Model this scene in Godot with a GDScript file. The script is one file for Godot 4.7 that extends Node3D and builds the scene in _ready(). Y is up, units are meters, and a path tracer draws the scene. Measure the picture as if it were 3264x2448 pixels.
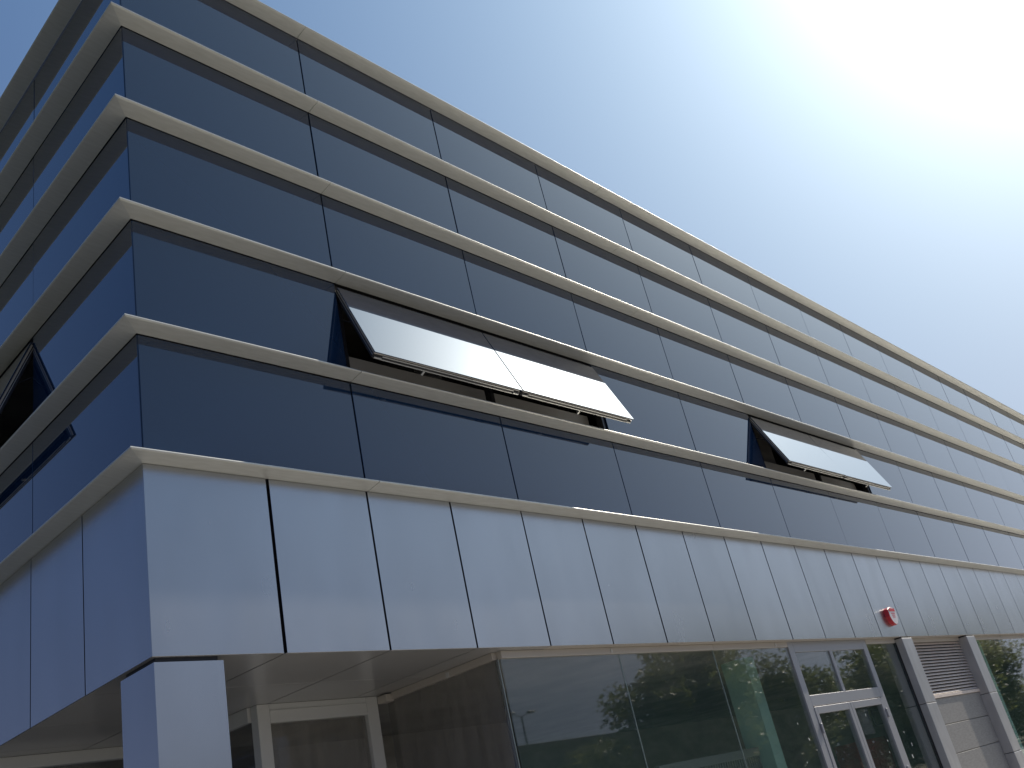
extends Node3D
# Corner of an office building with horizontal sun-shading fins, seen from the pavement below.
# Right facade: plane z = 0, running along +x.  Left facade: starts at the same corner and runs along -z.

const GROUND_TO_FIN := 4.3131      # height of the lowest fin's nose
const PANE := 1.855                # width of a glass pane on the right facade
const PANE_START := 0.036
const LEFT_PANE := 1.896
const SOFFIT := 3.005
const NOSE := 0.1626
const MITRE := 1.0359
const BAYS := 25
const LEFT_BAYS := 8
const GLAZING := -0.12             # plane of the shop-front glazing

var rng := RandomNumberGenerator.new()
var left_frame: Transform3D
var building: Node3D
var M := {}

# ---------------------------------------------------------------- helpers
func lin(r: float, g: float, b: float) -> Color:
	return Color(r, g, b).linear_to_srgb()

func mat(called: String, c: Color, rough: float, metal := 0.0) -> StandardMaterial3D:
	var m := StandardMaterial3D.new()
	m.resource_name = called
	m.albedo_color = c
	m.roughness = rough
	m.metallic = metal
	M[called] = m
	return m

func noise_tex(seed_: int, freq: float, size: int, lo: Color, hi: Color, kind := FastNoiseLite.TYPE_SIMPLEX_SMOOTH, octaves := 4) -> NoiseTexture2D:
	var n := FastNoiseLite.new()
	n.seed = seed_
	n.noise_type = kind
	n.frequency = freq
	n.fractal_octaves = octaves
	var t := NoiseTexture2D.new()
	t.width = size
	t.height = size
	t.seamless = true
	t.noise = n
	var g := Gradient.new()
	g.set_color(0, lo)
	g.set_color(1, hi)
	t.color_ramp = g
	return t

func tri(m: StandardMaterial3D, scale: Vector3) -> void:
	m.uv1_triplanar = true
	m.uv1_world_triplanar = true
	m.uv1_scale = scale

func add(mesh: Mesh, called: String, m: Material, parent: Node3D, t := Transform3D.IDENTITY) -> MeshInstance3D:
	var o := MeshInstance3D.new()
	o.name = called
	o.mesh = mesh
	o.material_override = m
	o.transform = t
	o.cast_shadow = GeometryInstance3D.SHADOW_CASTING_SETTING_ON
	parent.add_child(o, true)
	return o

func thing(called: String, label: String, category: String, at: Vector3, group := "") -> Node3D:
	var o := Node3D.new()
	o.name = called
	o.position = at
	add_child(o, true)
	tag(o, label, category, group)
	return o

func tag(o: Node, label: String, category: String, group := "") -> void:
	o.set_meta("label", label)
	o.set_meta("category", category)
	if group:
		o.set_meta("group", group)

func st_new() -> SurfaceTool:
	var st := SurfaceTool.new()
	st.begin(Mesh.PRIMITIVE_TRIANGLES)
	return st

func face(st: SurfaceTool, pts: Array, n: Vector3) -> void:
	# flat polygon with its front towards n
	var flip: bool = (pts[1] - pts[0]).cross(pts[2] - pts[0]).dot(n) > 0.0
	for i in range(1, pts.size() - 1):
		var tri_pts: Array = [pts[0], pts[i + 1], pts[i]] if flip else [pts[0], pts[i], pts[i + 1]]
		for p in tri_pts:
			st.set_normal(n)
			st.add_vertex(p)

var box_cache := {}
func box(size: Vector3, c := 0.003) -> ArrayMesh:
	# box centred on the origin with chamfered edges
	var key := "%.4f %.4f %.4f %.4f" % [size.x, size.y, size.z, c]
	if box_cache.has(key):
		return box_cache[key]
	var st := st_new()
	var h := size * 0.5
	c = min(c, min(h.x, min(h.y, h.z)) * 0.49)
	var i := h - Vector3(c, c, c)
	for a in 3:
		var b := (a + 1) % 3
		var d := (a + 2) % 3
		for s in [-1.0, 1.0]:
			var n := Vector3.ZERO
			n[a] = s
			var q := []
			for k in [[-1, -1], [1, -1], [1, 1], [-1, 1]]:
				var p := Vector3.ZERO
				p[a] = s * h[a]
				p[b] = k[0] * i[b]
				p[d] = k[1] * i[d]
				q.append(p)
			face(st, q, n)
		for s in [-1.0, 1.0]:
			for t in [-1.0, 1.0]:
				var n2 := Vector3.ZERO
				n2[a] = s
				n2[b] = t
				var q2 := []
				for k in [[0, -1], [1, -1], [1, 1], [0, 1]]:
					var p2 := Vector3.ZERO
					p2[a] = s * (h[a] if k[0] == 0 else i[a])
					p2[b] = t * (i[b] if k[0] == 0 else h[b])
					p2[d] = k[1] * i[d]
					q2.append(p2)
				face(st, q2, n2.normalized())
	for sx in [-1.0, 1.0]:
		for sy in [-1.0, 1.0]:
			for sz in [-1.0, 1.0]:
				face(st, [Vector3(sx * h.x, sy * i.y, sz * i.z), Vector3(sx * i.x, sy * h.y, sz * i.z), Vector3(sx * i.x, sy * i.y, sz * h.z)], Vector3(sx, sy, sz).normalized())
	var m := st.commit()
	box_cache[key] = m
	return m

func box_between(a: Vector3, b: Vector3, called: String, m: Material, parent: Node3D, frame := Transform3D.IDENTITY, c := 0.003) -> MeshInstance3D:
	return add(box((b - a).abs(), c), called, m, parent, frame * Transform3D(Basis.IDENTITY, (a + b) * 0.5))

func sweep(profile: PackedVector2Array, normals: PackedVector2Array, x0: float, x1: float, mitre0: float, mitre1: float) -> ArrayMesh:
	# closed profile of (outwards, up) run along x; an end is cut on the mitre where its factor is not zero
	var st := st_new()
	var n := profile.size()
	for k in n:
		var a := profile[k]
		var b := profile[(k + 1) % n]
		var na := normals[k * 2]
		var nb := normals[k * 2 + 1]
		var q := [Vector3(x0 + mitre0 * a.x, a.y, a.x), Vector3(x1 + mitre1 * a.x, a.y, a.x), Vector3(x1 + mitre1 * b.x, b.y, b.x), Vector3(x0 + mitre0 * b.x, b.y, b.x)]
		var nn := [na, na, nb, nb]
		var mid := (na + nb).normalized()
		var outward := Vector3(0, mid.y, mid.x)
		var flip: bool = (q[1] - q[0]).cross(q[2] - q[0]).dot(outward) > 0.0
		for order in [[0, 1, 2], [0, 2, 3]]:
			if flip:
				order = [order[0], order[2], order[1]]
			for j in order:
				st.set_normal(Vector3(0, nn[j].y, nn[j].x))
				st.add_vertex(q[j])
	for e in [[x0, mitre0, -1.0], [x1, mitre1, 1.0]]:
		var c := Vector2.ZERO
		for p in profile:
			c += p / n
		for k in n:
			var a2 := profile[k]
			var b2 := profile[(k + 1) % n]
			face(st, [Vector3(e[0] + e[1] * c.x, c.y, c.x), Vector3(e[0] + e[1] * a2.x, a2.y, a2.x), Vector3(e[0] + e[1] * b2.x, b2.y, b2.x)], Vector3(e[2], 0, 0))
	return st.commit()

func profile_normals(p: PackedVector2Array, smooth_deg := 50.0) -> PackedVector2Array:
	# two normals for each edge: at its start and at its end
	var n := p.size()
	var area := 0.0
	for k in n:
		area += p[k].cross(p[(k + 1) % n])
	var en := []
	for k in n:
		var d := (p[(k + 1) % n] - p[k]).normalized()
		en.append(Vector2(d.y, -d.x) * (1.0 if area > 0 else -1.0))
	var out := PackedVector2Array()
	for k in n:
		for w in [[(k + n - 1) % n, k], [k, (k + 1) % n]]:
			var a: Vector2 = en[w[0]]
			var b: Vector2 = en[w[1]]
			out.append((a + b).normalized() if abs(rad_to_deg(a.angle_to(b))) < smooth_deg else en[k])
	return out

func tube(st: SurfaceTool, a: Vector3, b: Vector3, ra: float, rb: float, seg := 8) -> void:
	var d := (b - a).normalized()
	var u := d.cross(Vector3.RIGHT if abs(d.x) < 0.8 else Vector3.UP).normalized()
	var v := d.cross(u)
	for k in seg:
		var t0 := TAU * k / seg
		var t1 := TAU * (k + 1) / seg
		var n0 := u * cos(t0) + v * sin(t0)
		var n1 := u * cos(t1) + v * sin(t1)
		var q := [a + n0 * ra, a + n1 * ra, b + n1 * rb, b + n0 * rb]
		var nn := [n0, n1, n1, n0]
		var flip: bool = (q[1] - q[0]).cross(q[2] - q[0]).dot(n0 + n1) > 0.0
		for order in [[0, 1, 2], [0, 2, 3]]:
			if flip:
				order = [order[0], order[2], order[1]]
			for j in order:
				st.set_normal(nn[j])
				st.add_vertex(q[j])

# ---------------------------------------------------------------- camera, sky, sun
func set_camera() -> void:
	var cam := Camera3D.new()
	cam.name = "camera"
	var right := Vector3(0.6752668, -0.2087939, 0.7074036)
	var down := Vector3(0.1801838, -0.8833385, -0.4327202)
	var fwd := Vector3(0.7152262, 0.4196643, -0.5588679)
	cam.transform = Transform3D(Basis(right, -down, -fwd), Vector3(-2.93936, GROUND_TO_FIN - 2.71312, 5.46962))
	cam.fov = 44.09
	cam.near = 0.05
	cam.far = 900.0
	add_child(cam)
	cam.current = true

func set_light() -> void:
	var sun_dir := Vector3(0.743, 0.66, 0.114).normalized()
	var sun := DirectionalLight3D.new()
	sun.name = "sun"
	sun.light_energy = 1.6
	sun.light_color = Color(1.0, 0.955, 0.89)
	sun.light_angular_distance = 0.53
	sun.shadow_enabled = true
	add_child(sun)
	sun.look_at_from_position(sun_dir * 100.0, Vector3.ZERO, Vector3.UP)

	# clear sky: deep blue away from the sun, a wide bright aureole round it, paler towards the horizon
	var w := 1024
	var h := 512
	var im := Image.create_empty(w, h, false, Image.FORMAT_RGBAF)
	for j in h:
		var el := (0.5 - (j + 0.5) / h) * PI
		var e := rad_to_deg(max(el, 0.0))
		var low := exp(-e / 18.0)
		for i in w:
			var ph := (i + 0.5) / w * TAU
			var d := Vector3(sin(ph) * cos(el), sin(el), -cos(ph) * cos(el))
			var t := rad_to_deg(acos(clamp(d.dot(sun_dir), -1.0, 1.0)))
			var near := exp(-t / 9.0) * 2.2 + exp(-t / 4.0) * 6.0
			var hz := low * (0.13 + 1.3 * exp(-t / 26.0))
			var r := 0.028 + 0.80 * exp(-t / 22.0) + near + hz * 0.95
			var g := 0.082 + 1.06 * exp(-t / 24.0) + near + hz * 0.77
			var b := 0.225 + 1.12 * exp(-t / 28.0) + near * 0.95 + hz * 0.52
			im.set_pixel(i, j, Color(r, g, b, 1.0))
	var pano := PanoramaSkyMaterial.new()
	pano.panorama = ImageTexture.create_from_image(im)
	var sky := Sky.new()
	sky.sky_material = pano
	var env := Environment.new()
	env.background_mode = Environment.BG_SKY
	env.sky = sky
	env.tonemap_mode = Environment.TONE_MAPPER_LINEAR
	env.tonemap_exposure = 1.0
	env.sdfgi_enabled = true
	env.ssao_enabled = true
	env.ssil_enabled = true
	var we := WorldEnvironment.new()
	we.name = "environment"
	we.environment = env
	add_child(we)

# ---------------------------------------------------------------- materials
func set_materials() -> void:
	var glass := mat("mirror_glass", lin(0.011, 0.032, 0.078), 0.015)
	glass.clearcoat_enabled = true
	glass.clearcoat = 1.0
	glass.clearcoat_roughness = 0.012
	# faint film of dust on the panes: breaks up the gloss
	glass.roughness_texture = noise_tex(11, 0.012, 512, Color(0.4, 0.4, 0.4), Color(1, 1, 1))
	tri(glass, Vector3(0.35, 0.35, 0.35))

	var fin := mat("fin_aluminium", lin(0.635, 0.64, 0.61), 0.40, 0.3)
	fin.roughness_texture = noise_tex(5, 0.02, 512, Color(0.92, 0.92, 0.92), Color(1, 1, 1))
	fin.albedo_texture = noise_tex(6, 0.03, 512, Color(0.93, 0.93, 0.92), Color(1, 1, 1))
	tri(fin, Vector3(0.3, 2.0, 2.0))

	for k in 3:
		var c := mat("cladding_%d" % k, lin(0.51, 0.515, 0.515) * [1.0, 0.985, 1.012][k], 0.28, 0.97)
		c.albedo_texture = noise_tex(21 + k, 0.006, 512, Color(0.955, 0.955, 0.955), Color(1, 1, 1))
		c.roughness_texture = noise_tex(31 + k, 0.01, 512, Color(0.85, 0.85, 0.85), Color(1, 1, 1))
		tri(c, Vector3(0.4, 0.17, 0.4))
	var so := mat("soffit_panel", lin(0.36, 0.355, 0.35), 0.32, 0.2)
	so.clearcoat_enabled = true
	so.clearcoat = 0.5
	so.clearcoat_roughness = 0.13
	mat("joint_dark", lin(0.018, 0.018, 0.022), 0.6)
	mat("backing", lin(0.02, 0.02, 0.022), 0.7)
	mat("sash_black", lin(0.018, 0.017, 0.02), 0.35)
	mat("inner_glass", lin(0.50, 0.48, 0.45), 0.2)
	mat("parapet_paint", lin(0.62, 0.60, 0.56), 0.7)
	mat("steel_edge", lin(0.55, 0.55, 0.53), 0.3, 0.7)
	mat("rail_beige", lin(0.46, 0.42, 0.37), 0.45, 0.1)
	mat("frame_grey", lin(0.36, 0.365, 0.385), 0.38, 0.3)
	mat("frame_white", lin(0.52, 0.52, 0.50), 0.45)
	var pil := mat("pilaster", lin(0.50, 0.50, 0.505), 0.36, 0.35)
	pil.albedo_texture = noise_tex(44, 0.02, 256, Color(0.9, 0.9, 0.9), Color(1, 1, 1))
	tri(pil, Vector3(0.8, 0.3, 0.8))
	var lou := mat("louvre", lin(0.80, 0.69, 0.60), 0.6, 0.0)
	lou.albedo_texture = noise_tex(45, 0.05, 256, Color(0.88, 0.88, 0.88), Color(1, 1, 1))
	tri(lou, Vector3(0.5, 3.0, 1.0))
	var bay := mat("bay_metal", lin(0.33, 0.32, 0.305), 0.5, 0.1)
	bay.albedo_texture = noise_tex(46, 0.03, 512, Color(0.86, 0.86, 0.86), Color(1, 1, 1))
	tri(bay, Vector3(0.4, 2.2, 0.8))
	var pane := mat("shop_glass", Color(lin(0.10, 0.17, 0.15), 0.13), 0.02)
	pane.transparency = BaseMaterial3D.TRANSPARENCY_ALPHA
	var bron := mat("lobby_glass", Color(lin(0.12, 0.115, 0.10), 0.34), 0.03)  # brownish veil in the glass colour stands in for sun glare over dark panes
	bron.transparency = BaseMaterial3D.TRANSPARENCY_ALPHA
	var film := mat("dirt_glare_film", lin(0.30, 0.285, 0.25), 0.9)  # dried rain streaks, with the veiling glare of the sun put into their colour
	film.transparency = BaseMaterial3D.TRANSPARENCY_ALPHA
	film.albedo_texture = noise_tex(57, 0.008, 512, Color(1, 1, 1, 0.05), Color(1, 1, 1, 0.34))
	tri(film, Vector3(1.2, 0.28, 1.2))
	mat("glass_edge", lin(0.30, 0.36, 0.33), 0.3)
	var wall := mat("room_wall", lin(0.42, 0.40, 0.36), 0.8)
	wall.albedo_texture = noise_tex(51, 0.01, 512, Color(0.75, 0.75, 0.75), Color(1, 1, 1))
	tri(wall, Vector3(0.2, 0.5, 0.2))
	mat("room_column", lin(0.40, 0.70, 0.58), 0.6)
	mat("room_floor", lin(0.22, 0.21, 0.2), 0.4)
	var conc := mat("paving", lin(0.46, 0.44, 0.41), 0.85)
	conc.albedo_texture = noise_tex(61, 0.01, 1024, Color(0.8, 0.8, 0.8), Color(1, 1, 1))
	tri(conc, Vector3(0.13, 0.13, 0.13))
	var asphalt := mat("asphalt", lin(0.11, 0.11, 0.11), 0.9)
	asphalt.albedo_texture = noise_tex(62, 0.05, 1024, Color(0.75, 0.75, 0.75), Color(1, 1, 1))
	tri(asphalt, Vector3(0.2, 0.2, 0.2))
	var soil := mat("dry_ground", lin(0.12, 0.115, 0.07), 0.95)
	soil.albedo_texture = noise_tex(63, 0.01, 1024, Color(0.7, 0.72, 0.6), Color(1, 1, 1))
	tri(soil, Vector3(0.05, 0.05, 0.05))
	mat("alarm_red", lin(0.55, 0.03, 0.045), 0.35)
	mat("alarm_white", lin(0.72, 0.68, 0.68), 0.35)
	mat("print_red", lin(0.6, 0.05, 0.06), 0.5)
	mat("cabinet_red", lin(0.22, 0.02, 0.025), 0.45)
	mat("poster_paper", lin(0.06, 0.06, 0.07), 0.6)
	mat("poster_print", lin(0.11, 0.11, 0.12), 0.6)
	mat("screen_wood", lin(0.17, 0.20, 0.18), 0.55)
	mat("dropping", lin(0.75, 0.75, 0.7), 0.8)
	var bark := mat("bark", lin(0.11, 0.085, 0.06), 0.9)
	bark.albedo_texture = noise_tex(71, 0.05, 256, Color(0.6, 0.6, 0.6), Color(1, 1, 1))
	tri(bark, Vector3(2, 0.5, 2))
	for k in 2:
		var lf := mat("leaf_%d" % k, [lin(0.04, 0.065, 0.03), lin(0.07, 0.08, 0.028)][k], 0.55)
		lf.backlight_enabled = true
		lf.backlight = lin(0.20, 0.22, 0.07)
		lf.cull_mode = BaseMaterial3D.CULL_DISABLED
	mat("lamp_steel", lin(0.09, 0.095, 0.1), 0.5, 0.3)
	mat("lamp_lens", lin(0.5, 0.5, 0.48), 0.3)
	mat("shed_wall", lin(0.16, 0.15, 0.15), 0.7)
	mat("shed_roof", lin(0.12, 0.11, 0.11), 0.7)

# ---------------------------------------------------------------- upper facade
func fin_profile(drop: float) -> PackedVector2Array:
	var p := PackedVector2Array()
	for v in [[0.005, -1.0], [0.040, -0.86], [0.080, -0.70], [0.118, -0.54], [0.142, -0.42]]:
		p.append(Vector2(v[0], v[1] * drop))
	for k in 6:
		var t := lerpf(-0.9, 1.75, k / 5.0)
		p.append(Vector2(NOSE - 0.0095 + cos(t) * 0.0095, -0.0035 + sin(t) * 0.0095))
	p.append(Vector2(0.005, 0.012))
	return p

func build_fins() -> void:
	for row in 6:
		var y := GROUND_TO_FIN + row * 1.0
		var drop := 0.031 if row else 0.032
		var p := fin_profile(drop)
		var nn := profile_normals(p)
		var cuts := [0.0, 1.893]
		while cuts[-1] < BAYS * PANE:
			cuts.append(min(cuts[-1] + 4.95, BAYS * PANE + PANE_START))
		for k in cuts.size() - 1:
			var first: bool = k == 0
			var a: float = cuts[k] + (0.0 if first else 0.003)
			var b: float = cuts[k + 1] - 0.003
			# each length of extrusion sits a hair out of line with its neighbour
			var o := add(sweep(p, nn, 0.0, b - a, -MITRE if first else 0.0, 0.0), "fin", M.fin_aluminium, building, Transform3D(Basis.IDENTITY, Vector3(a, y, rng.randf_range(-0.0012, 0.0012) if not first else 0.0)))
			o.set_meta("label", "long horizontal aluminium sun fin")
		cuts = [0.0, 3.79, 8.74, 13.69, LEFT_BAYS * LEFT_PANE]
		for k in 4:
			var first2: bool = k == 0
			var a2: float = cuts[k] + (0.0 if first2 else 0.003)
			var b2: float = cuts[k + 1] - 0.003
			add(sweep(p, nn, -b2, -a2, 0.0, MITRE if first2 else 0.0), "fin", M.fin_aluminium, building, left_frame * Transform3D(Basis.IDENTITY, Vector3(0, y, 0)))

func pane_mesh(w: float, hgt: float) -> ArrayMesh:
	return box(Vector3(w, hgt, 0.024), 0.002)

func build_glass() -> void:
	for row in 5:
		var y0 := GROUND_TO_FIN + row * 1.0 + 0.014
		var y1 := GROUND_TO_FIN + row * 1.0 + 1.0 - 0.040
		for k in BAYS:
			if row == 1 and (k in [1, 2, 5, 6]):
				continue
			var x0 := 0.006 if k == 0 else PANE_START + k * PANE + 0.007
			var x1 := PANE_START + (k + 1) * PANE - 0.007
			var turn := Basis.from_euler(Vector3(rng.randfn(0.0, 0.0012), rng.randfn(0.0, 0.0012), 0))
			add(pane_mesh(x1 - x0, y1 - y0), "glass_pane", M.mirror_glass, building, Transform3D(turn, Vector3((x0 + x1) * 0.5, (y0 + y1) * 0.5, -0.012)))
		for k in LEFT_BAYS:
			if row == 1 and (k in [1, 2]):
				continue
			var s0 := 0.006 if k == 0 else k * LEFT_PANE + 0.0055
			var s1 := (k + 1) * LEFT_PANE - 0.0055
			var turn2 := Basis.from_euler(Vector3(rng.randfn(0.0, 0.001), rng.randfn(0.0, 0.0018), 0))
			add(pane_mesh(s1 - s0, y1 - y0), "glass_pane", M.mirror_glass, building, left_frame * Transform3D(turn2, Vector3(-(s0 + s1) * 0.5, (y0 + y1) * 0.5, -0.012)))

func sash(x0: float, x1: float, frame: Transform3D, tilt: float, handle_at: float) -> void:
	# top-hung sash: hinge just under the fin, bottom swung outwards
	var w := x1 - x0 - 0.012
	var hgt := 0.905
	var hinge := frame * Transform3D(Basis.from_euler(Vector3(-tilt, 0, 0)), Vector3((x0 + x1) * 0.5, GROUND_TO_FIN + 1.918, 0.012))
	var root := Node3D.new()
	root.name = "window"
	root.set_meta("label", "open top-hung window sash tilted outwards")
	building.add_child(root, true)
	root.transform = hinge
	add(box(Vector3(w, hgt, 0.010), 0.0015), "pane", M.mirror_glass, root, Transform3D(Basis.IDENTITY, Vector3(0, -hgt * 0.5, 0.0)))
	# second leaf of the double glazing and the frame behind it
	box_between(Vector3(-w * 0.5 + 0.012, -hgt + 0.012, -0.026), Vector3(w * 0.5 - 0.012, -0.01, -0.009), "inner_pane", M.inner_glass, root)
	for s in [-1.0, 1.0]:
		box_between(Vector3(s * (w * 0.5 - 0.006), -hgt + 0.004, -0.062), Vector3(s * (w * 0.5 - 0.055), -0.004, -0.027), "stile", M.sash_black, root)
		box_between(Vector3(s * (w * 0.5 - 0.004), -hgt + 0.014, -0.040), Vector3(s * (w * 0.5 - 0.0068), -0.02, -0.034), "gasket", M.steel_edge, root, Transform3D.IDENTITY, 0.0005)
		box_between(Vector3(s * (w * 0.5 - 0.02), -hgt - 0.010, -0.058), Vector3(s * (w * 0.5 - 0.10), -hgt + 0.002, -0.040), "corner_block", M.steel_edge, root)
	box_between(Vector3(-w * 0.5 + 0.056, -hgt + 0.004, -0.062), Vector3(w * 0.5 - 0.056, -hgt + 0.052, -0.027), "rail", M.sash_black, root)
	box_between(Vector3(-w * 0.5 + 0.056, -0.052, -0.062), Vector3(w * 0.5 - 0.056, -0.004, -0.027), "rail", M.sash_black, root)
	for zz in [-0.0265, -0.0575]:
		box_between(Vector3(-w * 0.5 + 0.10, -hgt - 0.003, zz - 0.005), Vector3(w * 0.5 - 0.10, -hgt + 0.003, zz + 0.005), "edge_strip", M.steel_edge, root, Transform3D.IDENTITY, 0.001)
	box_between(Vector3(handle_at - 0.011, -hgt - 0.006, -0.110), Vector3(handle_at + 0.011, -hgt + 0.012, -0.063), "handle", M.steel_edge, root)
	# telescopic stay between sash and jamb
	for s in [-1.0, 1.0]:
		var st := st_new()
		var inv := hinge.affine_inverse()
		var a := Vector3(s * (w * 0.5 - 0.03), -0.42, -0.06)
		var b: Vector3 = inv * (frame * Vector3((x0 + x1) * 0.5 + s * (w * 0.5 - 0.03), GROUND_TO_FIN + 1.62, -0.05))
		tube(st, a, b, 0.007, 0.007)
		add(st.commit(), "stay", M.sash_black, root)

func build_windows() -> void:
	for k in [1, 2, 5, 6]:
		sash(PANE_START + k * PANE, PANE_START + (k + 1) * PANE, Transform3D.IDENTITY, deg_to_rad(22.3) + [0.0, 0.0, 0.004, 0.0, 0.0, 0.003, -0.002][k], -0.32 if k in [1, 5] else 0.02)
	for k in [1, 2]:
		sash(-(k + 1) * LEFT_PANE, -k * LEFT_PANE, left_frame, deg_to_rad(22.3), 0.0)
	# frames left in the openings
	for o in [[PANE_START + PANE, PANE_START + 3 * PANE, Transform3D.IDENTITY], [PANE_START + 5 * PANE, PANE_START + 7 * PANE, Transform3D.IDENTITY], [-3 * LEFT_PANE, -LEFT_PANE, left_frame]]:
		var y0 := GROUND_TO_FIN + 1.014
		var y1 := GROUND_TO_FIN + 1.96
		box_between(Vector3(o[0], y0, -0.10), Vector3(o[0] + 0.05, y1, -0.02), "window_jamb", M.sash_black, building, o[2])
		box_between(Vector3(o[1] - 0.05, y0, -0.10), Vector3(o[1], y1, -0.02), "window_jamb", M.sash_black, building, o[2])
		var mid: float = (o[0] + o[1]) * 0.5
		box_between(Vector3(mid - 0.03, y0 + 0.051, -0.10), Vector3(mid + 0.03, y1 - 0.031, -0.03), "window_mullion", M.sash_black, building, o[2])
		box_between(Vector3(o[0] + 0.051, y0, -0.10), Vector3(o[1] - 0.051, y0 + 0.05, -0.02), "window_sill", M.sash_black, building, o[2])
		box_between(Vector3(o[0] + 0.051, y1 - 0.03, -0.10), Vector3(o[1] - 0.051, y1, -0.02), "window_head", M.sash_black, building, o[2])

func build_shell() -> void:
	# dark backing behind the panes, one sheet to a row, broken at the open windows
	var x_end := PANE_START + BAYS * PANE
	for row in 5:
		var y0 := GROUND_TO_FIN + row - (0.06 if row == 0 else 0.0)
		var y1 := GROUND_TO_FIN + row + 0.998
		var spans := [[0.03, x_end]]
		var lspans := [[0.12, LEFT_BAYS * LEFT_PANE]]
		if row == 1:
			spans = [[0.03, PANE_START + PANE], [PANE_START + 3 * PANE, PANE_START + 5 * PANE], [PANE_START + 7 * PANE, x_end]]
			lspans = [[0.12, LEFT_PANE], [3 * LEFT_PANE, LEFT_BAYS * LEFT_PANE]]
		for s in spans:
			box_between(Vector3(s[0], y0, -0.11), Vector3(s[1], y1, -0.03), "backing_wall", M.backing, building)
		for s in lspans:
			box_between(Vector3(-s[1], y0, -0.11), Vector3(-s[0], y1, -0.03), "backing_wall", M.backing, building, left_frame)
	var deep := LEFT_BAYS * LEFT_PANE
	box_between(Vector3(0.12, 9.33, -deep), Vector3(x_end, 9.55, -0.03), "roof", M.shed_roof, building)
	box_between(Vector3(x_end - 0.2, 0.0, -deep), Vector3(x_end - 0.001, 9.32, -0.13), "end_wall", M.room_wall, building)
	box_between(Vector3(0.6, 0.0, -deep - 0.25), Vector3(x_end, 9.32, -deep - 0.001), "rear_wall", M.room_wall, building)
	# rooms behind the open windows
	box_between(Vector3(0.7, 4.20, -6.0), Vector3(x_end - 0.21, 4.245, -0.12), "room_floor", M.room_floor, building)
	box_between(Vector3(0.7, 7.0, -6.0), Vector3(x_end - 0.21, 7.1, -0.12), "room_ceiling", M.room_wall, building)
	box_between(Vector3(0.7, 4.25, -6.1), Vector3(x_end - 0.21, 6.99, -6.001), "room_wall", M.room_wall, building)
	# low inner parapets under the windows
	for q in [[PANE_START + PANE + 0.02, PANE_START + 3 * PANE - 0.02], [PANE_START + 5 * PANE + 0.02, PANE_START + 7 * PANE - 0.02]]:
		box_between(Vector3(q[0], 4.25, -0.34), Vector3(q[1], 5.70, -0.22), "inner_parapet", M.parapet_paint, building)
	for x in [3.6, 7.4, 11.1, 14.9]:
		box_between(Vector3(x - 0.2, 4.246, -1.1), Vector3(x + 0.2, 6.99, -0.7), "room_column", M.room_wall, building)

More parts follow.
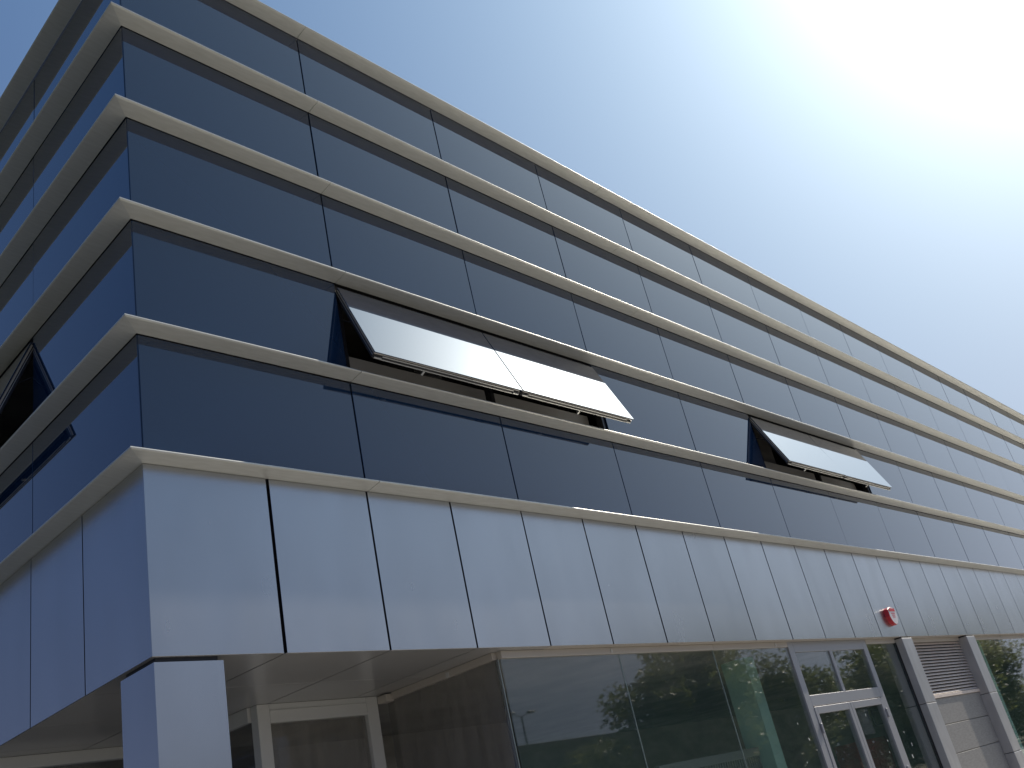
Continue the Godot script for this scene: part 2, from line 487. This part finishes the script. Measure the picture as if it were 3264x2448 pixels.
func build_cladding() -> void:
	var top := GROUND_TO_FIN - 0.034
	var w := PANE * 0.5
	var n := BAYS * 2
	for k in n:
		var x0 := -0.0085 if k == 0 else 0.0192 + k * w + (0.014 if k == 1 else 0.009)
		var x1 := 0.0192 + (k + 1) * w - (0.014 if k == 0 else 0.009)
		var turn := Basis.from_euler(Vector3(rng.randfn(0, 0.0009), rng.randfn(0, 0.0012), 0))
		add(box(Vector3(x1 - x0, top - SOFFIT - 0.002, 0.004), 0.0015), "cladding_panel", M["cladding_%d" % (rng.randi() % 3)], building, Transform3D(turn, Vector3((x0 + x1) * 0.5, (top + SOFFIT) * 0.5, 0.008)))
	for k in LEFT_BAYS * 2:
		var s0 := -0.0085 if k == 0 else k * LEFT_PANE * 0.5 + 0.008
		var s1 := (k + 1) * LEFT_PANE * 0.5 - 0.008
		var turn2 := Basis.from_euler(Vector3(rng.randfn(0, 0.0009), rng.randfn(0, 0.0012), 0))
		add(box(Vector3(s1 - s0, top - SOFFIT - 0.002, 0.004), 0.0015), "cladding_panel", M["cladding_%d" % (rng.randi() % 3)], building, left_frame * Transform3D(turn2, Vector3(-(s0 + s1) * 0.5, (top + SOFFIT) * 0.5, 0.008)))
	var x_end := 0.0192 + n * w
	box_between(Vector3(0.03, SOFFIT + 0.01, -0.09), Vector3(x_end, GROUND_TO_FIN - 0.061, -0.03), "backing_wall", M.joint_dark, building)
	box_between(Vector3(-LEFT_BAYS * LEFT_PANE, SOFFIT + 0.01, -0.09), Vector3(-0.12, GROUND_TO_FIN - 0.061, -0.03), "backing_wall", M.joint_dark, building, left_frame)
	# soffit of the recessed corner: one panel under each cladding panel
	var zs := [0.004, -0.925, -1.85, -2.775, -3.7, -4.63]
	var xs := [0.0]
	for k in 4:
		xs.append(0.0192 + (k + 1) * w)
	for i in 4:
		for j in 5:
			var a := Vector3(xs[i] + (0.007 if i else 0.0), SOFFIT - 0.001, zs[j] - (0.003 if j else 0.0))
			var b := Vector3(xs[i + 1] - 0.007, SOFFIT + 0.003, zs[j + 1] + 0.003)
			if i == 0:
				# follows the left facade, which is not quite square to the right one
				var sn := 0.0353
				var st := st_new()
				var low := []
				var high := []
				for c in [[-a.z * sn - 0.004, a.z], [b.x, a.z], [b.x, b.z], [-b.z * sn - 0.004, b.z]]:
					low.append(Vector3(c[0], a.y, c[1]))
					high.append(Vector3(c[0], b.y, c[1]))
				face(st, low, Vector3.DOWN)
				face(st, high, Vector3.UP)
				for q in 4:
					var e: Vector3 = low[(q + 1) % 4] - low[q]
					face(st, [low[q], low[(q + 1) % 4], high[(q + 1) % 4], high[q]], Vector3(-e.z, 0, e.x).normalized() * -1.0)
				add(st.commit(), "soffit_panel", M.soffit_panel, building)
				continue
			box_between(a, b, "soffit_panel", M.soffit_panel, building, Transform3D.IDENTITY, 0.001)
	box_between(Vector3(0.13, SOFFIT + 0.012, -LEFT_BAYS * LEFT_PANE), Vector3(x_end - 0.3, SOFFIT + 0.2, -0.10), "ground_floor_ceiling", M.backing, building)
	# narrow strip of soffit in front of the shop-front glazing
	for k in range(4, n):
		box_between(Vector3(0.0192 + k * w + 0.004, SOFFIT - 0.001, -0.30), Vector3(0.0192 + (k + 1) * w - 0.004, SOFFIT + 0.003, 0.004), "soffit_panel", M.rail_beige, building, Transform3D.IDENTITY, 0.001)

# ---------------------------------------------------------------- ground floor
func build_corner_pillar() -> void:
	var root := Node3D.new()
	root.name = "corner_pillar"
	building.add_child(root, true)
	var d := 0.444
	var wd := 0.471
	var sn := sin(0.0353)
	# plan follows the two facades
	var plan := [Vector2(0.0, 0.010), Vector2(wd, 0.010), Vector2(wd, -d), Vector2(0.0 + sn * d, -d)]
	for spec in [[0.0, SOFFIT - 0.034, 0.0, "shaft", "cladding_0"], [SOFFIT - 0.034, SOFFIT - 0.001, 0.025, "shadow_gap", "joint_dark"]]:
		var st := st_new()
		var q := []
		var c := Vector2(wd * 0.5, -d * 0.5)
		for p in plan:
			q.append(p + (c - p).sign() * spec[2])
		for k in 4:
			var a: Vector2 = q[k]
			var b: Vector2 = q[(k + 1) % 4]
			var e := (b - a).normalized()
			var nrm := Vector3(-e.y, 0, e.x)
			if nrm.dot(Vector3(((a + b) * 0.5 - c).x, 0, ((a + b) * 0.5 - c).y)) < 0:
				nrm = -nrm
			face(st, [Vector3(a.x, spec[0], a.y), Vector3(b.x, spec[0], b.y), Vector3(b.x, spec[1], b.y), Vector3(a.x, spec[1], a.y)], nrm)
		face(st, [Vector3(q[0].x, spec[1], q[0].y), Vector3(q[1].x, spec[1], q[1].y), Vector3(q[2].x, spec[1], q[2].y), Vector3(q[3].x, spec[1], q[3].y)], Vector3.UP)
		add(st.commit(), spec[3], M[spec[4]], root)

func build_lobby() -> void:
	# glazed lobby at the back of the recessed corner
	var y1 := SOFFIT - 0.002
	var fw: Material = M.frame_white
	# entrance frame
	var root := Node3D.new()
	root.name = "lobby_entrance"
	building.add_child(root, true)
	box_between(Vector3(1.77, 0, -1.73), Vector3(1.89, y1, -1.63), "post", fw, root)
	box_between(Vector3(2.93, 0, -1.73), Vector3(3.06, y1, -1.63), "post", fw, root)
	box_between(Vector3(1.891, y1 - 0.155, -1.73), Vector3(2.929, y1, -1.63), "header", fw, root)
	box_between(Vector3(1.892, y1 - 0.06, -1.629), Vector3(2.928, y1 - 0.052, -1.622), "seam", fw, root, Transform3D.IDENTITY, 0.001)
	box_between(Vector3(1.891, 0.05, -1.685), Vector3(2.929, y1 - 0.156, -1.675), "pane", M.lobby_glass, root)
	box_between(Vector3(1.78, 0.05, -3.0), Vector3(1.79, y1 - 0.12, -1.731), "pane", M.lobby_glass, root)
	box_between(Vector3(1.74, y1 - 0.12, -3.0), Vector3(1.83, y1, -1.731), "header", fw, root)
	box_between(Vector3(1.74, 0, -3.12), Vector3(1.86, y1, -3.001), "post", fw, root)
	# glazing line further back
	box_between(Vector3(-0.2, y1 - 0.10, -3.12), Vector3(1.739, y1, -3.0), "header", fw, root)
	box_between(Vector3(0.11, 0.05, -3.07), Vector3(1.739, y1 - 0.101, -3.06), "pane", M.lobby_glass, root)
	box_between(Vector3(0.11, 0, -3.11), Vector3(0.20, y1 - 0.101, -3.01), "post", fw, root)
	box_between(Vector3(-0.02, y1 - 0.10, -LEFT_BAYS * LEFT_PANE), Vector3(0.1, y1, -3.121), "header", fw, root, Transform3D.IDENTITY)
	# return of the shop front, clear glass with a beige head rail
	box_between(Vector3(3.125, y1 - 0.062, -1.50), Vector3(3.19, y1, -0.156), "head_rail", M.rail_beige, building)
	box_between(Vector3(3.062, y1 - 0.075, -1.629), Vector3(3.19, y1 - 0.01, -1.502), "head_rail", M.rail_beige, building)
	box_between(Vector3(3.118, y1 - 0.065, -0.74), Vector3(3.124, y1 - 0.02, -0.70), "rail_clip", M.frame_white, building)
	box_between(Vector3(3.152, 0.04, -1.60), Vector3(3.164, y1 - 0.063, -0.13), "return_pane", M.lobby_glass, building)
	# rain-streaked dirt on the return and entrance panes, paled to paint in sun glare
	box_between(Vector3(3.1490, 0.04, -1.50), Vector3(3.1495, y1 - 0.064, -0.16), "dirt_glare_streaks", M.dirt_glare_film, building, Transform3D.IDENTITY, 0.0001)
	box_between(Vector3(1.893, 0.06, -1.6725), Vector3(2.927, y1 - 0.158, -1.672), "dirt_glare_streaks", M.dirt_glare_film, root, Transform3D.IDENTITY, 0.0001)
	for z in [-0.135, -0.16]:
		box_between(Vector3(3.164, 0.04, z - 0.004), Vector3(3.174, y1 - 0.063, z + 0.004), "glass_edge", M.glass_edge, building)

func build_shop_front() -> void:
	var y1 := SOFFIT - 0.002
	var x_end := PANE_START + BAYS * PANE
	var posts := [3.175, 4.87, 6.62, 8.38]
	# head rail in lengths, with a small clip at each joint
	for r in [[3.176, 6.62], [6.62, 8.38], [10.76, 11.84], [15.19, 18.6], [18.6, 22.0], [22.0, 25.4]]:
		box_between(Vector3(r[0] + 0.002, y1 - 0.062, GLAZING - 0.04), Vector3(r[1] - 0.002, y1, GLAZING + 0.025), "head_rail", M.rail_beige, building)
	for x in [4.72, 8.05, 17.0]:
		box_between(Vector3(x, y1 - 0.05, GLAZING + 0.0255), Vector3(x + 0.03, y1 - 0.015, GLAZING + 0.034), "rail_clip", M.frame_white, building)
	for k in 3:
		box_between(Vector3(posts[k] + 0.004, 0.03, GLAZING - 0.006), Vector3(posts[k + 1] - 0.004, y1 - 0.063, GLAZING + 0.006), "shop_pane", M.shop_glass, building)
	for k in [1, 2]:
		box_between(Vector3(posts[k] - 0.003, 0.03, GLAZING - 0.006), Vector3(posts[k] + 0.003, y1 - 0.063, GLAZING + 0.006), "glass_edge", M.glass_edge, building)
	box_between(Vector3(10.76, 0.03, GLAZING - 0.006), Vector3(11.83, y1 - 0.063, GLAZING + 0.006), "shop_pane", M.shop_glass, building)
	for k in 5:
		box_between(Vector3(15.20 + k * 1.7 + 0.004, 0.03, GLAZING - 0.006), Vector3(15.20 + (k + 1) * 1.7 - 0.004, y1 - 0.063, GLAZING + 0.006), "shop_pane", M.shop_glass, building)
	box_between(Vector3(23.71, 0.0, -0.3), Vector3(x_end - 0.21, y1, GLAZING), "shop_wall", M.bay_metal, building)
	# black gasket beside the first pilaster
	box_between(Vector3(11.831, 0.0, GLAZING - 0.02), Vector3(11.838, y1 - 0.063, GLAZING + 0.03), "gasket", M.joint_dark, building)

	# double door with a two-light transom
	var door := Node3D.new()
	door.name = "door"
	door.set_meta("label", "grey aluminium double door with two transom lights")
	building.add_child(door, true)
	var fg: Material = M.frame_grey
	var z0 := GLAZING - 0.05
	var z1 := GLAZING + 0.022
	box_between(Vector3(8.385, 0, z0), Vector3(8.525, y1, z1), "post", fg, door)
	box_between(Vector3(10.62, 0, z0), Vector3(10.755, y1, z1), "post", fg, door)
	box_between(Vector3(8.526, y1 - 0.13, z0), Vector3(10.619, y1, z1), "header", fg, door)
	box_between(Vector3(8.526, 2.215, z0), Vector3(10.619, 2.345, z1), "transom_rail", fg, door)
	box_between(Vector3(9.50, 2.346, z0), Vector3(9.58, y1 - 0.131, z1), "mullion", fg, door)
	box_between(Vector3(8.527, 2.346, GLAZING - 0.006), Vector3(9.499, y1 - 0.131, GLAZING + 0.006), "transom_pane", M.shop_glass, door)
	box_between(Vector3(9.581, 2.346, GLAZING - 0.006), Vector3(10.618, y1 - 0.131, GLAZING + 0.006), "transom_pane", M.shop_glass, door)
	for leaf in [[8.533, 9.566], [9.574, 10.612]]:
		var lf := Node3D.new()
		lf.name = "leaf"
		door.add_child(lf, true)
		var a: float = leaf[0]
		var b: float = leaf[1]
		var zf := z1 + 0.006
		box_between(Vector3(a, 0.012, z0), Vector3(a + 0.075, 2.205, zf), "stile", fg, lf)
		box_between(Vector3(b - 0.075, 0.012, z0), Vector3(b, 2.205, zf), "stile", fg, lf)
		box_between(Vector3(a + 0.076, 2.12, z0), Vector3(b - 0.076, 2.205, zf), "rail", fg, lf)
		box_between(Vector3(a + 0.076, 0.012, z0), Vector3(b - 0.076, 0.16, zf), "rail", fg, lf)
		box_between(Vector3(a + 0.076, 0.161, GLAZING - 0.006), Vector3(b - 0.076, 2.119, GLAZING + 0.006), "pane", M.shop_glass, lf)
	for hx in [[8.545, 1.95], [8.545, 1.1], [10.60, 2.0], [10.60, 1.25]]:
		box_between(Vector3(hx[0] - 0.018, hx[1] - 0.06, z1 + 0.0065), Vector3(hx[0] + 0.018, hx[1] + 0.06, z1 + 0.028), "hinge", M.frame_grey, door, Transform3D.IDENTITY, 0.006)
	var st := st_new()
	tube(st, Vector3(10.40, 1.86, GLAZING - 0.10), Vector3(10.40, 2.08, GLAZING - 0.10), 0.014, 0.014, 10)
	tube(st, Vector3(10.40, 1.88, GLAZING - 0.10), Vector3(10.535, 1.88, z0 - 0.01), 0.008, 0.008)
	tube(st, Vector3(10.40, 2.06, GLAZING - 0.10), Vector3(10.535, 2.06, z0 - 0.01), 0.008, 0.008)
	add(st.commit(), "handle", M.sash_black, door)

	# clad pilasters either side of the louvred bay, in lengths with open joints
	for x in [[11.84, 12.24], [14.755, 15.165]]:
		var pl := Node3D.new()
		pl.name = "pilaster"
		building.add_child(pl, true)
		for yy in [[0.0, 1.075], [1.083, 2.025], [2.033, y1 - 0.02]]:
			box_between(Vector3(x[0], yy[0], -0.32), Vector3(x[1], yy[1], 0.016), "cover", M.pilaster, pl, Transform3D.IDENTITY, 0.006)
		box_between(Vector3(x[0] + 0.02, 0.0, -0.30), Vector3(x[1] - 0.02, y1, -0.002), "core", M.joint_dark, pl)
	# louvre
	var grille := Node3D.new()
	grille.name = "louvre_grille"
	building.add_child(grille, true)
	var zl := -0.15
	box_between(Vector3(12.241, 2.945, zl - 0.05), Vector3(14.754, y1, zl + 0.03), "head", M.rail_beige, grille)
	box_between(Vector3(12.241, 2.085, zl - 0.05), Vector3(14.754, 2.135, zl + 0.03), "sill", M.louvre, grille)
	box_between(Vector3(12.241, 2.136, zl - 0.10), Vector3(14.754, 2.944, zl - 0.08), "backing", M.joint_dark, grille)
	var slats := 17
	for k in slats:
		var y := 2.136 + (k + 0.5) * (0.806 / slats)
		add(box(Vector3(2.51, 0.005, 0.046), 0.001), "slat", M.louvre, grille, Transform3D(Basis.from_euler(Vector3(deg_to_rad(46), 0, 0)), Vector3(13.4975, y, zl)))
	# metal panels under the louvre
	for yy in [[1.703, 2.080], [1.285, 1.695], [0.87, 1.277], [0.45, 0.862], [0.02, 0.442]]:
		box_between(Vector3(12.243, yy[0], zl - 0.05), Vector3(14.752, yy[1], zl + 0.012), "bay_panel", M.bay_metal, building, Transform3D.IDENTITY, 0.004)
	# dried splashes on the outside of the glass
	var spots := [[9.02, 2.50, 0.5], [10.33, 2.84, 0.7], [9.83, 2.74, 0.4], [9.95, 2.02, 0.6], [10.72, 1.86, 0.4], [10.98, 1.72, 0.5], [11.10, 1.55, 0.7], [10.35, 1.66, 0.5], [10.28, 1.52, 0.4], [8.18, 1.86, 0.6], [8.02, 2.05, 0.35], [11.05, 2.9, 0.3], [10.98, 1.40, 0.8], [7.95, 1.62, 0.4], [9.62, 1.72, 0.35]]
	for s in spots:
		var sp := st_new()
		var ring := []
		var ln: float = 0.018 * s[2]
		for k in 9:
			var t := TAU * k / 9.0
			var r: float = ln * rng.randf_range(0.6, 1.2)
			ring.append(Vector3(cos(t) * r, sin(t) * r * 1.9, 0.0006))
		for k in 9:
			face(sp, [Vector3(0, 0, 0.0012), ring[k], ring[(k + 1) % 9]], Vector3(0, 0, 1))
		add(sp.commit(), "dried_splash", M.dropping, building, Transform3D(Basis.from_euler(Vector3(0, 0, rng.randf_range(-0.5, 0.5))), Vector3(s[0], s[1], GLAZING + (0.0065 if s[1] > 2.35 or s[0] > 10.76 or s[0] < 8.38 else 0.0065))))

func build_rooms() -> void:
	var x_end := PANE_START + BAYS * PANE
	box_between(Vector3(0.2, 0.012, -7.0), Vector3(x_end - 0.21, 0.024, -0.30), "hall_floor", M.room_floor, building)
	box_between(Vector3(0.2, 0.03, -7.2), Vector3(x_end - 0.21, 3.0, -7.0), "hall_wall", M.room_wall, building)
	box_between(Vector3(3.6, 0.03, -4.2), Vector3(7.4, 3.0, -4.05), "hall_wall", M.room_wall, building)
	box_between(Vector3(3.2, SOFFIT - 0.004, -7.0), Vector3(x_end - 0.21, SOFFIT + 0.008, -0.31), "hall_ceiling", M.room_wall, building)
	for c in [[8.5, 0.24], [15.75, 0.55]]:
		var x: float = c[0]
		var zc := -0.8 if x < 10.0 else -0.28
		box_between(Vector3(x, 0.025, zc - 0.36), Vector3(x + c[1], 3.0, zc), "hall_column", M.room_column, building)

# ---------------------------------------------------------------- loose things
func build_alarm() -> void:
	# shield-shaped bell box: red cover with a white front
	var root := thing("alarm_box", "red and white shield-shaped alarm box on the grey cladding above the door", "alarm", Vector3(11.69, 3.165, 0.0105))
	var outline := []
	for p in [[-0.125, 0.235], [-0.13, 0.13], [-0.105, 0.065], [-0.06, 0.02], [0.0, 0.0], [0.06, 0.02], [0.105, 0.065], [0.13, 0.13], [0.125, 0.235], [0.065, 0.262], [0.0, 0.27], [-0.065, 0.262]]:
		outline.append(Vector2(p[0] * 1.12, p[1]))
	var st := st_new()
	var n := outline.size()
	var depth := 0.06
	for k in n:
		var a: Vector2 = outline[k]
		var b: Vector2 = outline[(k + 1) % n]
		var e := (b - a).normalized()
		var nr := Vector3(e.y, -e.x, 0)
		var c := Vector2(0, 0.14)
		if nr.dot(Vector3(((a + b) * 0.5 - c).x, ((a + b) * 0.5 - c).y, 0)) < 0:
			nr = -nr
		var ai := c + (a - c) * 0.94
		var bi := c + (b - c) * 0.94
		face(st, [Vector3(a.x, a.y, 0), Vector3(b.x, b.y, 0), Vector3(b.x, b.y, depth), Vector3(a.x, a.y, depth)], nr)
		face(st, [Vector3(a.x, a.y, depth), Vector3(b.x, b.y, depth), Vector3(bi.x, bi.y, depth + 0.008), Vector3(ai.x, ai.y, depth + 0.008)], (nr + Vector3(0, 0, 1)).normalized())
	add(st.commit(), "cover", M.alarm_red, root)
	var st2 := st_new()
	for k in n:
		var a2: Vector2 = Vector2(0, 0.14) + (outline[k] - Vector2(0, 0.14)) * 0.94
		var b2: Vector2 = Vector2(0, 0.14) + (outline[(k + 1) % n] - Vector2(0, 0.14)) * 0.94
		face(st2, [Vector3(0, 0.14, depth + 0.011), Vector3(a2.x, a2.y, depth + 0.0085), Vector3(b2.x, b2.y, depth + 0.0085)], Vector3(0, 0, 1))
	add(st2.commit(), "front", M.alarm_white, root)
	box_between(Vector3(-0.105, 0.20, depth + 0.0115), Vector3(0.105, 0.245, depth + 0.014), "band", M.print_red, root, Transform3D.IDENTITY, 0.001)
	for k in 3:
		box_between(Vector3(-0.07 + 0.012 * k, 0.165 - k * 0.028, depth + 0.0115), Vector3(0.07 - 0.012 * k, 0.177 - k * 0.028, depth + 0.0128), "print", M.print_red, root, Transform3D.IDENTITY, 0.0005)

func build_hall_things() -> void:
	var cab := thing("red_cabinet", "dark red cabinet standing inside behind the double door", "cabinet", Vector3(11.75, 0.026, -0.95))
	box_between(Vector3(-0.55, 0.0, -0.35), Vector3(0.55, 1.72, 0.0), "body", M.cabinet_red, cab, Transform3D.IDENTITY, 0.008)
	box_between(Vector3(-0.53, 0.05, 0.001), Vector3(-0.005, 1.69, 0.018), "front_door", M.cabinet_red, cab, Transform3D.IDENTITY, 0.004)
	box_between(Vector3(0.005, 0.05, 0.001), Vector3(0.53, 1.69, 0.018), "front_door", M.cabinet_red, cab, Transform3D.IDENTITY, 0.004)
	var po := thing("poster", "dark poster stuck inside the glass of the double door", "poster", Vector3(9.92, 1.94, GLAZING - 0.0095))
	box_between(Vector3(-0.17, -0.16, -0.002), Vector3(0.17, 0.16, 0.0), "sheet", M.poster_paper, po, Transform3D.IDENTITY, 0.0005)
	box_between(Vector3(-0.10, -0.02, 0.0002), Vector3(0.09, 0.10, 0.0009), "picture", M.poster_print, po, Transform3D.IDENTITY, 0.0002)
	# slatted screen
	var sc := thing("slatted_screen", "low slatted screen standing inside behind the shop window", "screen", Vector3(6.2, 0.026, -0.95))
	box_between(Vector3(0, 1.80, -0.03), Vector3(2.2, 1.90, 0.03), "top_rail", M.screen_wood, sc)
	box_between(Vector3(0, 0.0, -0.03), Vector3(2.2, 0.08, 0.03), "bottom_rail", M.screen_wood, sc)
	for k in 40:
		add(box(Vector3(0.026, 1.718, 0.04), 0.002), "slat", M.screen_wood, sc, Transform3D(Basis.IDENTITY, Vector3(0.03 + k * 0.0549, 0.94, 0)))

func leaf_crown(seed_: int, radius: Vector3, leaves: int) -> ArrayMesh:
	var r := RandomNumberGenerator.new()
	r.seed = seed_
	var clumps := []
	for k in 26:
		var d := Vector3(r.randfn(), r.randfn(), r.randfn()).normalized() * pow(r.randf(), 0.4)
		clumps.append([Vector3(d.x * radius.x, d.y * radius.y, d.z * radius.z) * 0.8, r.randf_range(0.22, 0.42) * radius.x])
	var st := st_new()
	for k in leaves:
		var c: Array = clumps[r.randi() % clumps.size()]
		var p: Vector3 = c[0] + Vector3(r.randfn(), r.randfn() * 0.8, r.randfn()).normalized() * c[1] * pow(r.randf(), 0.45)
		var n := (Vector3(r.randfn(), r.randfn() + 0.6, r.randfn())).normalized()
		var u := n.cross(Vector3(r.randfn(), r.randfn(), r.randfn())).normalized()
		var v := n.cross(u)
		var s := r.randf_range(0.07, 0.15)
		face(st, [p - u * s, p + v * s * 0.45, p + u * s, p - v * s * 0.45], n)
	return st.commit()

func trunk_mesh(h: float, spread: float, seed_: int) -> ArrayMesh:
	var r := RandomNumberGenerator.new()
	r.seed = seed_
	var st := st_new()
	var p := Vector3.ZERO
	var rad := 0.17
	for k in 5:
		var q := p + Vector3(r.randf_range(-0.08, 0.08), h / 5.0, r.randf_range(-0.08, 0.08))
		tube(st, p, q, rad, rad * 0.88, 10)
		rad *= 0.88
		p = q
		if k >= 2:
			for j in 3:
				var a := r.randf() * TAU
				var e := p + Vector3(cos(a) * spread * 0.7, r.randf_range(0.6, 1.6), sin(a) * spread * 0.7)
				tube(st, p, e, rad * 0.55, 0.02, 6)
	return st.commit()

func build_surroundings() -> void:
	var ground := add(box(Vector3(500, 0.4, 500), 0.01), "ground", M.dry_ground, self, Transform3D(Basis.IDENTITY, Vector3(0, -0.212, 0)))
	ground.set_meta("kind", "structure")
	var pave := add(box(Vector3(67, 0.2, 36), 0.01), "pavement", M.paving, self, Transform3D(Basis.IDENTITY, Vector3(28.5, -0.1, -6)))
	pave.set_meta("kind", "structure")
	var road := add(box(Vector3(240, 0.1, 9), 0.01), "road", M.asphalt, self, Transform3D(Basis.IDENTITY, Vector3(30, -0.058, 30)))
	road.set_meta("kind", "structure")
	# trees mirrored in the shop front
	var crowns := [leaf_crown(3, Vector3(2.9, 2.9, 2.9), 9000), leaf_crown(8, Vector3(2.6, 3.2, 2.6), 9000)]
	var trunks := [trunk_mesh(3.6, 2.4, 4), trunk_mesh(4.0, 2.0, 5)]
	var spots := [
		[28.5, 14.2, 1.1, 0, "broad leafy tree across the paving, first of the row mirrored in the shop window"],
		[31.6, 15.4, 1.15, 1, "tall leafy tree second in the row mirrored in the shop windows"],
		[35.6, 14.4, 0.98, 0, "broad leafy tree third in the row mirrored in the shop windows"],
		[38.3, 16.4, 0.86, 1, "leafy tree fourth in the row mirrored in the transom of the double door"],
		[46.4, 15.0, 1.05, 0, "leafy tree fifth in the row, past the gap of sky mirrored in the transom"],
		[52.0, 15.6, 1.1, 1, "leafy tree sixth in the row mirrored past the double door"],
		[59.0, 15.2, 1.15, 0, "leafy tree seventh in the row mirrored past the louvred bay"],
		[66.5, 15.6, 1.2, 1, "last and farthest leafy tree of the row across the paving"],
		[27.6, 17.9, 0.60, 1, "small young tree standing behind the broad first tree of the row"],
	]
	for s in spots:
		var t := thing("leafy_tree", s[4], "tree", Vector3(s[0], -0.012, s[1]), "trees in a row across the paving")
		t.scale = Vector3.ONE * s[2]
		t.rotation.y = rng.randf() * TAU
		add(trunks[s[3]], "trunk", M.bark, t)
		add(crowns[s[3]], "crown", M["leaf_%d" % s[3]], t, Transform3D(Basis.IDENTITY, Vector3(0, [4.0, 4.4][s[3]], 0)))
	# clipped hedge under the trees
	var hr := RandomNumberGenerator.new()
	hr.seed = 77
	var hs := st_new()
	for k in 26000:
		var hp := Vector3(hr.randf() * 52.0, 0, hr.randf_range(-0.7, 0.7))
		hp.y = (3.3 + 0.35 * sin(hp.x * 1.3) + 0.25 * sin(hp.x * 3.7)) * pow(hr.randf(), 0.6)
		var hn := Vector3(hr.randfn(), hr.randfn() + 0.4, hr.randfn()).normalized()
		var hu := hn.cross(Vector3(hr.randfn(), hr.randfn(), hr.randfn())).normalized()
		var hv := hn.cross(hu)
		var hsz := hr.randf_range(0.10, 0.2)
		face(hs, [hp - hu * hsz, hp + hv * hsz * 0.5, hp + hu * hsz, hp - hv * hsz * 0.5], hn)
	var hedge := thing("hedge", "long dark green hedge growing under the row of leafy trees", "hedge", Vector3(24.5, -0.012, 16.9))
	add(hs.commit(), "foliage", M.leaf_0, hedge)
	# long low shed and lamp posts on the skyline
	var shed := thing("storage_shed", "long low grey shed on the far side of the road", "building", Vector3(48, -0.012, 43))
	box_between(Vector3(-22, 0, -3), Vector3(30, 6.4, 8), "wall", M.shed_wall, shed, Transform3D.IDENTITY, 0.02)
	box_between(Vector3(-22.3, 6.4, -3.3), Vector3(30.3, 6.75, 8.3), "roof", M.shed_roof, shed, Transform3D.IDENTITY, 0.02)
	for lp in [[43.6, 36.0, 9.2, "tall lamp post standing before the low shed, nearer the leafy trees"], [36.4, 36.5, 9.0, "tall lamp post standing before the near end of the low shed"], [27.0, 36.5, 8.8, "tall lamp post standing clear of the shed, away from the trees"]]:
		var lamp := thing("lamp_post", lp[3], "lamp post", Vector3(lp[0], -0.012, lp[1]), "lamp posts along the road")
		var st := st_new()
		tube(st, Vector3.ZERO, Vector3(0, lp[2] - 1.2, 0), 0.085, 0.05, 10)
		add(st.commit(), "pole", M.lamp_steel, lamp)
		for s in [-1.0, 1.0]:
			var st3 := st_new()
			tube(st3, Vector3(0, lp[2] - 1.25, 0), Vector3(s * 0.75, lp[2] - 1.0, 0), 0.035, 0.03, 8)
			add(st3.commit(), "arm", M.lamp_steel, lamp)
			var hd := box_between(Vector3(s * 0.65, lp[2] - 1.04, -0.14), Vector3(s * 1.25, lp[2] - 0.90, 0.14), "lamp_head", M.lamp_steel, lamp, Transform3D.IDENTITY, 0.04)
			add(box(Vector3(0.4, 0.02, 0.2), 0.004), "lens", M.lamp_lens, hd, Transform3D(Basis.IDENTITY, Vector3(0, -0.078, 0)))

func _ready() -> void:
	rng.seed = 20240
	set_camera()
	set_light()
	set_materials()
	var a := 0.0353
	var u := Vector3(sin(a), 0, -cos(a))
	var out := Vector3(-cos(a), 0, -sin(a))
	left_frame = Transform3D(Basis(-u, Vector3.UP, out), Vector3.ZERO)
	building = thing("office_building", "long office block with dark mirror glass, grey cladding and horizontal aluminium fins", "building", Vector3.ZERO)
	build_shell()
	build_fins()
	build_glass()
	build_cladding()
	build_windows()
	build_corner_pillar()
	build_lobby()
	build_shop_front()
	build_rooms()
	build_surroundings()
	build_alarm()
	build_hall_things()
